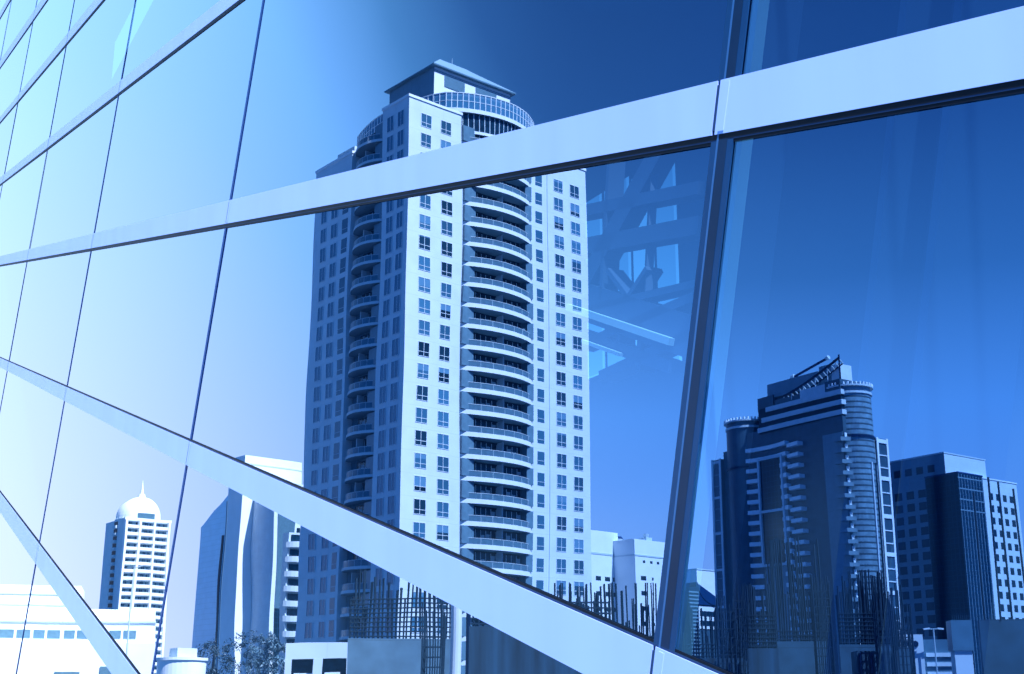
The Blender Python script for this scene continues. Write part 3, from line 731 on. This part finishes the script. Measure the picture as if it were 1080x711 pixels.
# white bands: v of (top, bottom) at u = 0 and slopes
BANDS = {'g': ((4.8 - .285 * 43.02 - .16, .285), (4.8 - .285 * 43.02 - .98, .285)),
         'f': ((3.7 - .283 * 16.3 - .1, .283), (2.01 - .286 * 13.03, .286)),
         'e': ((7.04 - .279 * 6.19, .279), (6.44 - .28 * 6.27, .28)),
         'd': ((19.96 - .27 * 31.2, .271), (18.9 - .27 * 28.85, .27)),
         'c': ((31.04 - .262 * 52.75, .263), (29.6 - .266 * 49.35, .2665)),
         'b': ((40.25 - .28 * 69.01, .28), (39.6 - .28 * 69.01, .28)),
         'a': ((45.4 - .28 * 69.01, .28), (44.75 - .28 * 69.01, .28)),
         'z': ((50.6 - .28 * 69.01, .28), (49.95 - .28 * 69.01, .28)),
         'h': ((-8.2 - .285 * 34, .285), (-8.9 - .285 * 34, .285))}
ORDER = ['h', 'g', 'f', 'e', 'd', 'c', 'b', 'a', 'z']
SEAMS = [(-11.0, 9., -.15), (9.83, 8.98, -.262), (29.35, 13., -.403), (50.65, 13.2, -.533), (62.9, 28.7, -.657), (79.1, 37.6, -.86), (97., 45., -1.0), (120, 52, -1.1)]
def line_v(b, which, u): k = BANDS[b][which]; return k[0] + k[1] * u
def cross(seam, c0, s):
    su, sv, k = seam                      # u = su + k (v - sv); v = c0 + s u
    u = (su + k * (c0 - sv)) / (1 - k * s); return u, c0 + s * u
def quad_prism(m, pts, w0, w1, mf, ms):
    A = [fw(u, v, w0) for u, v in pts]; B = [fw(u, v, w1) for u, v in pts]
    n = len(pts)
    m.face(B, mf); m.face(A[::-1], ms)
    for i in range(n): j = (i + 1) % n; m.face([A[i], A[j], B[j], B[i]], ms)
# outward winding: u runs away from the camera = to the left in the picture, so (right-bottom, right-top, left-top, left-bottom) order
PANE_LABEL = {
    ('f', 1): 'pane mirroring the long shaft of the tall pale tower, with steelwork showing behind',
    ('f', 0): 'dark pane mirroring the stone tower and the offices',
    ('e', 1): 'pane above the wide band mirroring the round crown and penthouse',
    ('e', 0): 'dark upper right pane mirroring only deep blue sky',
    ('g', 1): 'pane below the sloping band mirroring building-site walls and the bluish slab tower',
    ('g', 2): 'pale pane mirroring the domed tower',
    ('h', 2): 'very pale corner pane mirroring the low white hall',
    ('f', 2): 'pale pane mirroring plain sky left of the tall tower',
}
ends = [(U0, 0, -.05)] + SEAMS + [(U1, 60, -1.2)]
def mid_line(b): 
    (a0, s0), (a1, s1) = BANDS[b]; return (a0 + a1) / 2, (s0 + s1) / 2
PR = random.Random(5)
for r in range(len(ORDER) - 1):
    lo, hi = mid_line(ORDER[r]), mid_line(ORDER[r + 1])
    for k in range(len(ends) - 1):
        rs, ls = ends[k], ends[k + 1]
        q = [cross(rs, *lo), cross(rs, *hi), cross(ls, *hi), cross(ls, *lo)]
        m = MB()
        lo_u, hi_u = min(p[0] for p in q), max(p[0] for p in q); lo_v, hi_v = min(p[1] for p in q), max(p[1] for p in q)
        c1, c2, f1, f2 = PR.uniform(0, .004), PR.uniform(0, .003), PR.random() < .5, PR.random() < .5     # each pane sits a few millimetres out of true
        def sit(u, v):
            a, b = (u - lo_u) / (hi_u - lo_u), (v - lo_v) / (hi_v - lo_v)
            return fw(u, v, -c1 * (1 - a if f1 else a) - c2 * (1 - b if f2 else b))
        m.face([sit(u, v) for u, v in q], 'rippled_glass' if ORDER[r] == 'g' and k == 2 else 'mirror_glass')
        o = m.build('pane', bld)
        lb = PANE_LABEL.get((ORDER[r], k - 1))
        if lb: o['label'] = lb
# seams: dark silicone joints, 3 mm proud
def seam_strip(seam, lo, hi, w, mt, w0, w1, off=0., name='seam', cutlo=0, cuthi=1):
    a = cross((seam[0] + off, seam[1], seam[2]), *BANDS[lo][cutlo]); b = cross((seam[0] + off, seam[1], seam[2]), *BANDS[hi][cuthi])
    h = w / 2
    ka, kb = BANDS[lo][cutlo][1] * h, BANDS[hi][cuthi][1] * h
    m = MB(); quad_prism(m, [(a[0] - h, a[1] - ka), (b[0] - h, b[1] - kb), (b[0] + h, b[1] + kb), (a[0] + h, a[1] + ka)], w0, w1, mt, mt)
    return m.build(name, bld)
for r in range(len(ORDER) - 1):
    for k, sm in enumerate(SEAMS):
        if k == 1: continue
        seam_strip(sm, ORDER[r], ORDER[r + 1], (.11, .11, .13, .11, .11, .11, .11, .11)[k], 'seam_dark', .001, .006)
# the heavy post at the near seam: dark cheeks, a lighter face and a bright edge
s3 = SEAMS[1]
for r in range(len(ORDER) - 1):
    lo, hi = ORDER[r], ORDER[r + 1]
    seam_strip(s3, lo, hi, .10, 'steel_mid', .002, .008, -.02, 'post_cheek')
    seam_strip(s3, lo, hi, .03, 'alu_edge', .002, .010, -.09, 'post_edge')
    seam_strip(s3, lo, hi, .15, 'steel_dark', .002, .009, -.185, 'post_cheek')
    seam_strip(s3, lo, hi, .10, 'steel_mid', .002, .008, -.315, 'post_face')
# white bands in lengths between the joints, with dark gaskets above or below
for b in ORDER:
    top, bot = BANDS[b]
    for k in range(len(ends) - 1):
        rs, ls = ends[k], ends[k + 1]
        gp = .03
        q = [cross((rs[0] + gp, rs[1], rs[2]), *bot), cross((rs[0] + gp, rs[1], rs[2]), *top), cross((ls[0] - gp, ls[1], ls[2]), *top), cross((ls[0] - gp, ls[1], ls[2]), *bot)]
        m = MB(); quad_prism(m, q, .004, .013, 'alu', 'alu'); m.build('white_band', bld)
        jq = [cross((ls[0] - .1, ls[1], ls[2]), *bot), cross((ls[0] - .1, ls[1], ls[2]), *top), cross((ls[0] - .2, ls[1], ls[2]), *top), cross((ls[0] - .2, ls[1], ls[2]), *bot)]
        jq = [(u, v + (.03 if i in (0, 3) else -.03)) for i, (u, v) in enumerate(jq)]
        m = MB(); quad_prism(m, jq, .0132, .016, 'alu', 'alu'); m.build('joint_cover', bld)
    m = MB(); quad_prism(m, [(U0, bot[0] + bot[1] * U0 + .05), (U0, top[0] + top[1] * U0 - .05), (U1, top[0] + top[1] * U1 - .05), (U1, bot[0] + bot[1] * U1 + .05)], .003, .0105, 'gasket_mid', 'gasket_mid'); m.build('band_backing', bld)
    c0, s = (bot if b in 'edcbaz' else top)
    sg = -1 if b in 'edcbaz' else 1
    for (o0, o1, mt, ww) in ((.0, .06, 'gasket', .009), (.06, .075, 'gasket_mid', .008), (.075, .11, 'gasket', .006)) if b in 'edcbaz' else ((.0, .035, 'gasket_mid', .009), (.035, .075, 'gasket', .007)):
        sc = 1. if b in 'edcbaz' else .8
        v0, v1 = sorted((sg * o0 * sc, sg * o1 * sc))
        m = MB(); quad_prism(m, [(U0, c0 + s * U0 + v0), (U0, c0 + s * U0 + v1), (U1, c0 + s * U1 + v1), (U1, c0 + s * U1 + v0)], .0035, ww, mt, mt); m.build('gasket', bld)

# behind the glass: dark hall, back wall with openings, steelwork
def iw(u, v, w): return fw(u, v, w)
IN = -7.
k_in = (D - IN) / D
m = MB()
def inner_rect(m, u0, u1, v0, v1, w, mt):
    m.face([fw(u0, v0, w), fw(u0, v1, w), fw(u1, v1, w), fw(u1, v0, w)], mt)
# columns of the back wall (in u), with openings given as v ranges
COLS = [(-70, 34.9, []), (34.9, 36.2, [(12.9, 20.9)]), (36.2, 36.35, []), (36.35, 37.7, [(13.4, 15.8), (16.2, 20.6)]), (37.7, 37.85, []), (37.85, 39.6, [(13.2, 20.8)]), (39.6, 39.75, []), (39.75, 41.0, [(13.6, 20.8)]), (41.0, 160, [])]
glz = MB()
for u0, u1, ops in COLS:
    v = -30.
    for a, b in ops:
        inner_rect(m, u0, u1, v, a, IN, 'interior'); v = b
        if u0 != 36.35: inner_rect(glz, u0, u1, a, b, IN + .05, 'tinted_glazing')
    inner_rect(m, u0, u1, v, 75, IN, 'interior')
m.build('back_wall', bld)
glz.build('tinted_glazing', bld)
m = MB()
for v in (-5., 80.):
    m.face([fw(U0, v, -.05), fw(U1, v, -.05), fw(U1, v, IN), fw(U0, v, IN)], 'interior')
for u in (U0 - .5, U1): m.face([fw(u, -5, -.05), fw(u, 80, -.05), fw(u, 80, IN), fw(u, -5, IN)], 'interior')
m.build('hall_shell', bld)

def steel(name, u0, v0, u1, v1, th, mt, w=-2.5, dep=.16):
    m = MB(); m.bar(fw(u0, v0, w), fw(u1, v1, w), dep, th, mt, (0, 0, 1)); return m.build(name, bld)
steel('steel_beam', 23.13, 12.19, 18.53, 11.13, 0.102, 'truss_steel')
steel('steel_beam', 23.15, 11.36, 18.58, 10.39, 0.145, 'truss_steel')
steel('steel_brace', 19.67, 12.56, 23.43, 9.97, 0.189, 'truss_steel')
steel('steel_beam', 23.74, 10.47, 18.73, 8.17, 0.319, 'truss_steel')
steel('beam_flange', 23.19, 9.99, 19.41, 8.28, 0.058, 'truss_lit', -2.38, .05)
steel('steel_beam', 23.44, 9.53, 19.65, 7.86, 0.102, 'truss_steel')
steel('steel_brace', 22.98, 9.08, 18.67, 9.04, 0.073, 'truss_steel')
steel('steel_brace', 22.17, 8.23, 18.71, 8.35, 0.087, 'truss_steel')
steel('beam_flange', 22.59, 9.07, 21.16, 8.44, 0.029, 'truss_lit', -2.38, .05)
steel('steel_post', 21.62, 12.89, 22.07, 9.86, 0.044, 'truss_steel')
steel('steel_post', 20.21, 12.36, 20.65, 9.11, 0.058, 'truss_steel')
steel('steel_post', 20.59, 9.02, 20.74, 8.03, 0.058, 'truss_steel')
steel('steel_post', 21.34, 9.21, 21.47, 8.59, 0.044, 'truss_steel')
steel('steel_brace', 21.79, 10.45, 20.97, 9.56, 0.044, 'truss_steel')
steel('steel_brace', 20.33, 10.06, 21.11, 9.6, 0.044, 'truss_steel')
steel('steel_beam', 23.19, 9.9, 18.65, 9.26, 0.058, 'truss_steel')

# slender inner posts behind the dark right-hand pane
for u, w, th, mt in ((11.16, -.3, .06, 'steel_light'), (12.48, -0.8, 0.25, 'veil'), (11.45, -1.4, 0.3, 'veil'), (10.11, -1.4, 0.6, 'veil')):
    m = MB(); m.bar(fw(u - .27 * (-4 - 5.9), -4, w), fw(u - .27 * (70 - 5.9), 70, w), .05, th, mt, (N[0], N[1], 0)); m.build('inner_post', bld)

# ---------------------------------------------------------------- ground
def structure(name, m): o = m.build(name); o['kind'] = 'structure'; return o
m = MB(); G = 3000.
m.face([(-G, -G, 0), (G, -G, 0), (G, G, 0), (-G, G, 0)], 'ground'); structure('ground', m)
m = MB(); P = [fw(U0, 0, .05), fw(U1, 0, .05), fw(U1, 0, 9.), fw(U0, 0, 9.)]
m.prism([(p[0], p[1]) for p in P], .004, .12, 'paving'); structure('pavement', m)
m = MB(); P = [fw(U0, 0, 9.3), fw(U1, 0, 9.3), fw(U1, 0, 19.), fw(U0, 0, 19.)]
m.face([(p[0], p[1], .004) for p in reversed(P)], 'asphalt'); structure('road', m)

# ---------------------------------------------------------------- daylight
SUN_V = (.75, -.66)                         # where the sun stands as seen in the glass
k = SUN_V[0] * N[0] + SUN_V[1] * N[1]
sx, sy = SUN_V[0] - 2 * k * N[0], SUN_V[1] - 2 * k * N[1]
EL = R(55)
l = math.hypot(sx, sy)
from mathutils import Vector
to_sun = Vector((sx / l * cos(EL), sy / l * cos(EL), sin(EL)))
sd = bpy.data.lights.new('sun', 'SUN'); sd.energy = 5.0; sd.angle = R(.5); sd.color = (.97, .94, .93)
so = bpy.data.objects.new('sun', sd); COL.objects.link(so); so.rotation_euler = (-to_sun).to_track_quat('-Z', 'Y').to_euler()
W = bpy.data.worlds.new('World'); S.world = W; W.use_nodes = True
nt = W.node_tree; bg = nt.nodes['Background']
sky = nt.nodes.new('ShaderNodeTexSky'); sky.sky_type = 'NISHITA'; sky.sun_disc = False
sky.sun_elevation = EL; sky.sun_rotation = math.atan2(sx, sy); sky.air_density = 1.0; sky.dust_density = 1.0
def mth(op, a, b=None, c=None):
    n = nt.nodes.new('ShaderNodeMath'); n.operation = op
    for i, x in enumerate((a, b, c)):
        if x is None: continue
        if isinstance(x, (int, float)): n.inputs[i].default_value = x
        else: nt.links.new(x, n.inputs[i])
    return n.outputs[0]
# clear deep-blue sky paling to the horizon, one side brightened to stand in for the glass's uneven, polarised reflection
tc = nt.nodes.new('ShaderNodeTexCoord'); sp = nt.nodes.new('ShaderNodeSeparateXYZ'); nt.links.new(tc.outputs['Generated'], sp.inputs[0])
BRIGHT_DIR = Vector((-.52, .854))  # heading of the added bright side of the sky
hl = mth('SQRT', mth('ADD', mth('MULTIPLY', sp.outputs['X'], sp.outputs['X']), mth('ADD', mth('MULTIPLY', sp.outputs['Y'], sp.outputs['Y']), 1e-5)))
dt = mth('DIVIDE', mth('ADD', mth('MULTIPLY', sp.outputs['X'], BRIGHT_DIR.x), mth('MULTIPLY', sp.outputs['Y'], BRIGHT_DIR.y)), hl)
mr = nt.nodes.new('ShaderNodeMapRange'); mr.interpolation_type = 'SMOOTHSTEP'
mr.inputs['From Min'].default_value = .87; mr.inputs['From Max'].default_value = 1.0; mr.inputs['To Min'].default_value = 1.; mr.inputs['To Max'].default_value = .33
nt.links.new(dt, mr.inputs['Value'])
ez = mth('MULTIPLY', mth('ARCSINE', sp.outputs['Z']), 2 / pi)          # elevation, 0 horizon .. 1 zenith
m2 = nt.nodes.new('ShaderNodeMapRange'); m2.interpolation_type = 'SMOOTHSTEP'      # unseen far side of the sky, kept deep blue to colour the fill light
m2.inputs['From Min'].default_value = -.1; m2.inputs['From Max'].default_value = .5; m2.inputs['To Min'].default_value = .5; m2.inputs['To Max'].default_value = 0.
nt.links.new(dt, m2.inputs['Value'])
ef = mth('ADD', mth('MULTIPLY', ez, mr.outputs['Result']), m2.outputs['Result'])
cr = nt.nodes.new('ShaderNodeValToRGB'); nt.links.new(ef, cr.inputs[0])
el = cr.color_ramp.elements
STOPS = ((0., (1.22, 1.29, 1.6)), (.04, (.96, 1.20, 1.65)), (.075, (.72, 1.12, 1.7)), (.10, (.56, 1.06, 1.75)), (.135, (.44, 1.0, 1.72)), (.20, (.18, .53, .95)), (.27, (.08, .27, .58)), (.33, (.055, .2, .46)), (.45, (.02, .25, .72)), (.6, (.015, .34, 1.0)), (1., (.01, .33, 1.0)))  # stops near the unseen zenith are bluer to colour the shaded faces
el[0].position = 0; el[0].color = (*STOPS[0][1], 1); el[1].position = 1; el[1].color = (*STOPS[-1][1], 1)
for p, c in STOPS[1:-1]: q = el.new(p); q.color = (*c, 1)
sc = nt.nodes.new('ShaderNodeVectorMath'); sc.operation = 'SCALE'; sc.inputs['Scale'].default_value = 2.65
nt.links.new(cr.outputs[0], sc.inputs[0])
ad = nt.nodes.new('ShaderNodeVectorMath'); ad.operation = 'MULTIPLY_ADD'; ad.inputs[1].default_value = (.006, .018, .05)
nt.links.new(sky.outputs[0], ad.inputs[0]); nt.links.new(sc.outputs[0], ad.inputs[2])
nt.links.new(ad.outputs[0], bg.inputs['Color']); bg.inputs['Strength'].default_value = .12

# ---------------------------------------------------------------- camera
cd = bpy.data.cameras.new('camera'); cd.sensor_width = 36; cd.lens = 36 * 1367 / 1080; cd.clip_start = .05; cd.clip_end = 8000
co = bpy.data.objects.new('camera', cd); COL.objects.link(co); co.location = (0, 0, CAMZ)
co.rotation_euler = (pi / 2 + math.atan(385 / 1367), 0, 0); S.camera = co
S.view_settings.view_transform = 'Standard'; S.view_settings.look = 'None'; S.view_settings.exposure = 1.7; S.view_settings.gamma = 1
S.cycles.max_bounces = 8; S.cycles.glossy_bounces = 5; S.cycles.transparent_max_bounces = 12; S.cycles.use_denoising = True
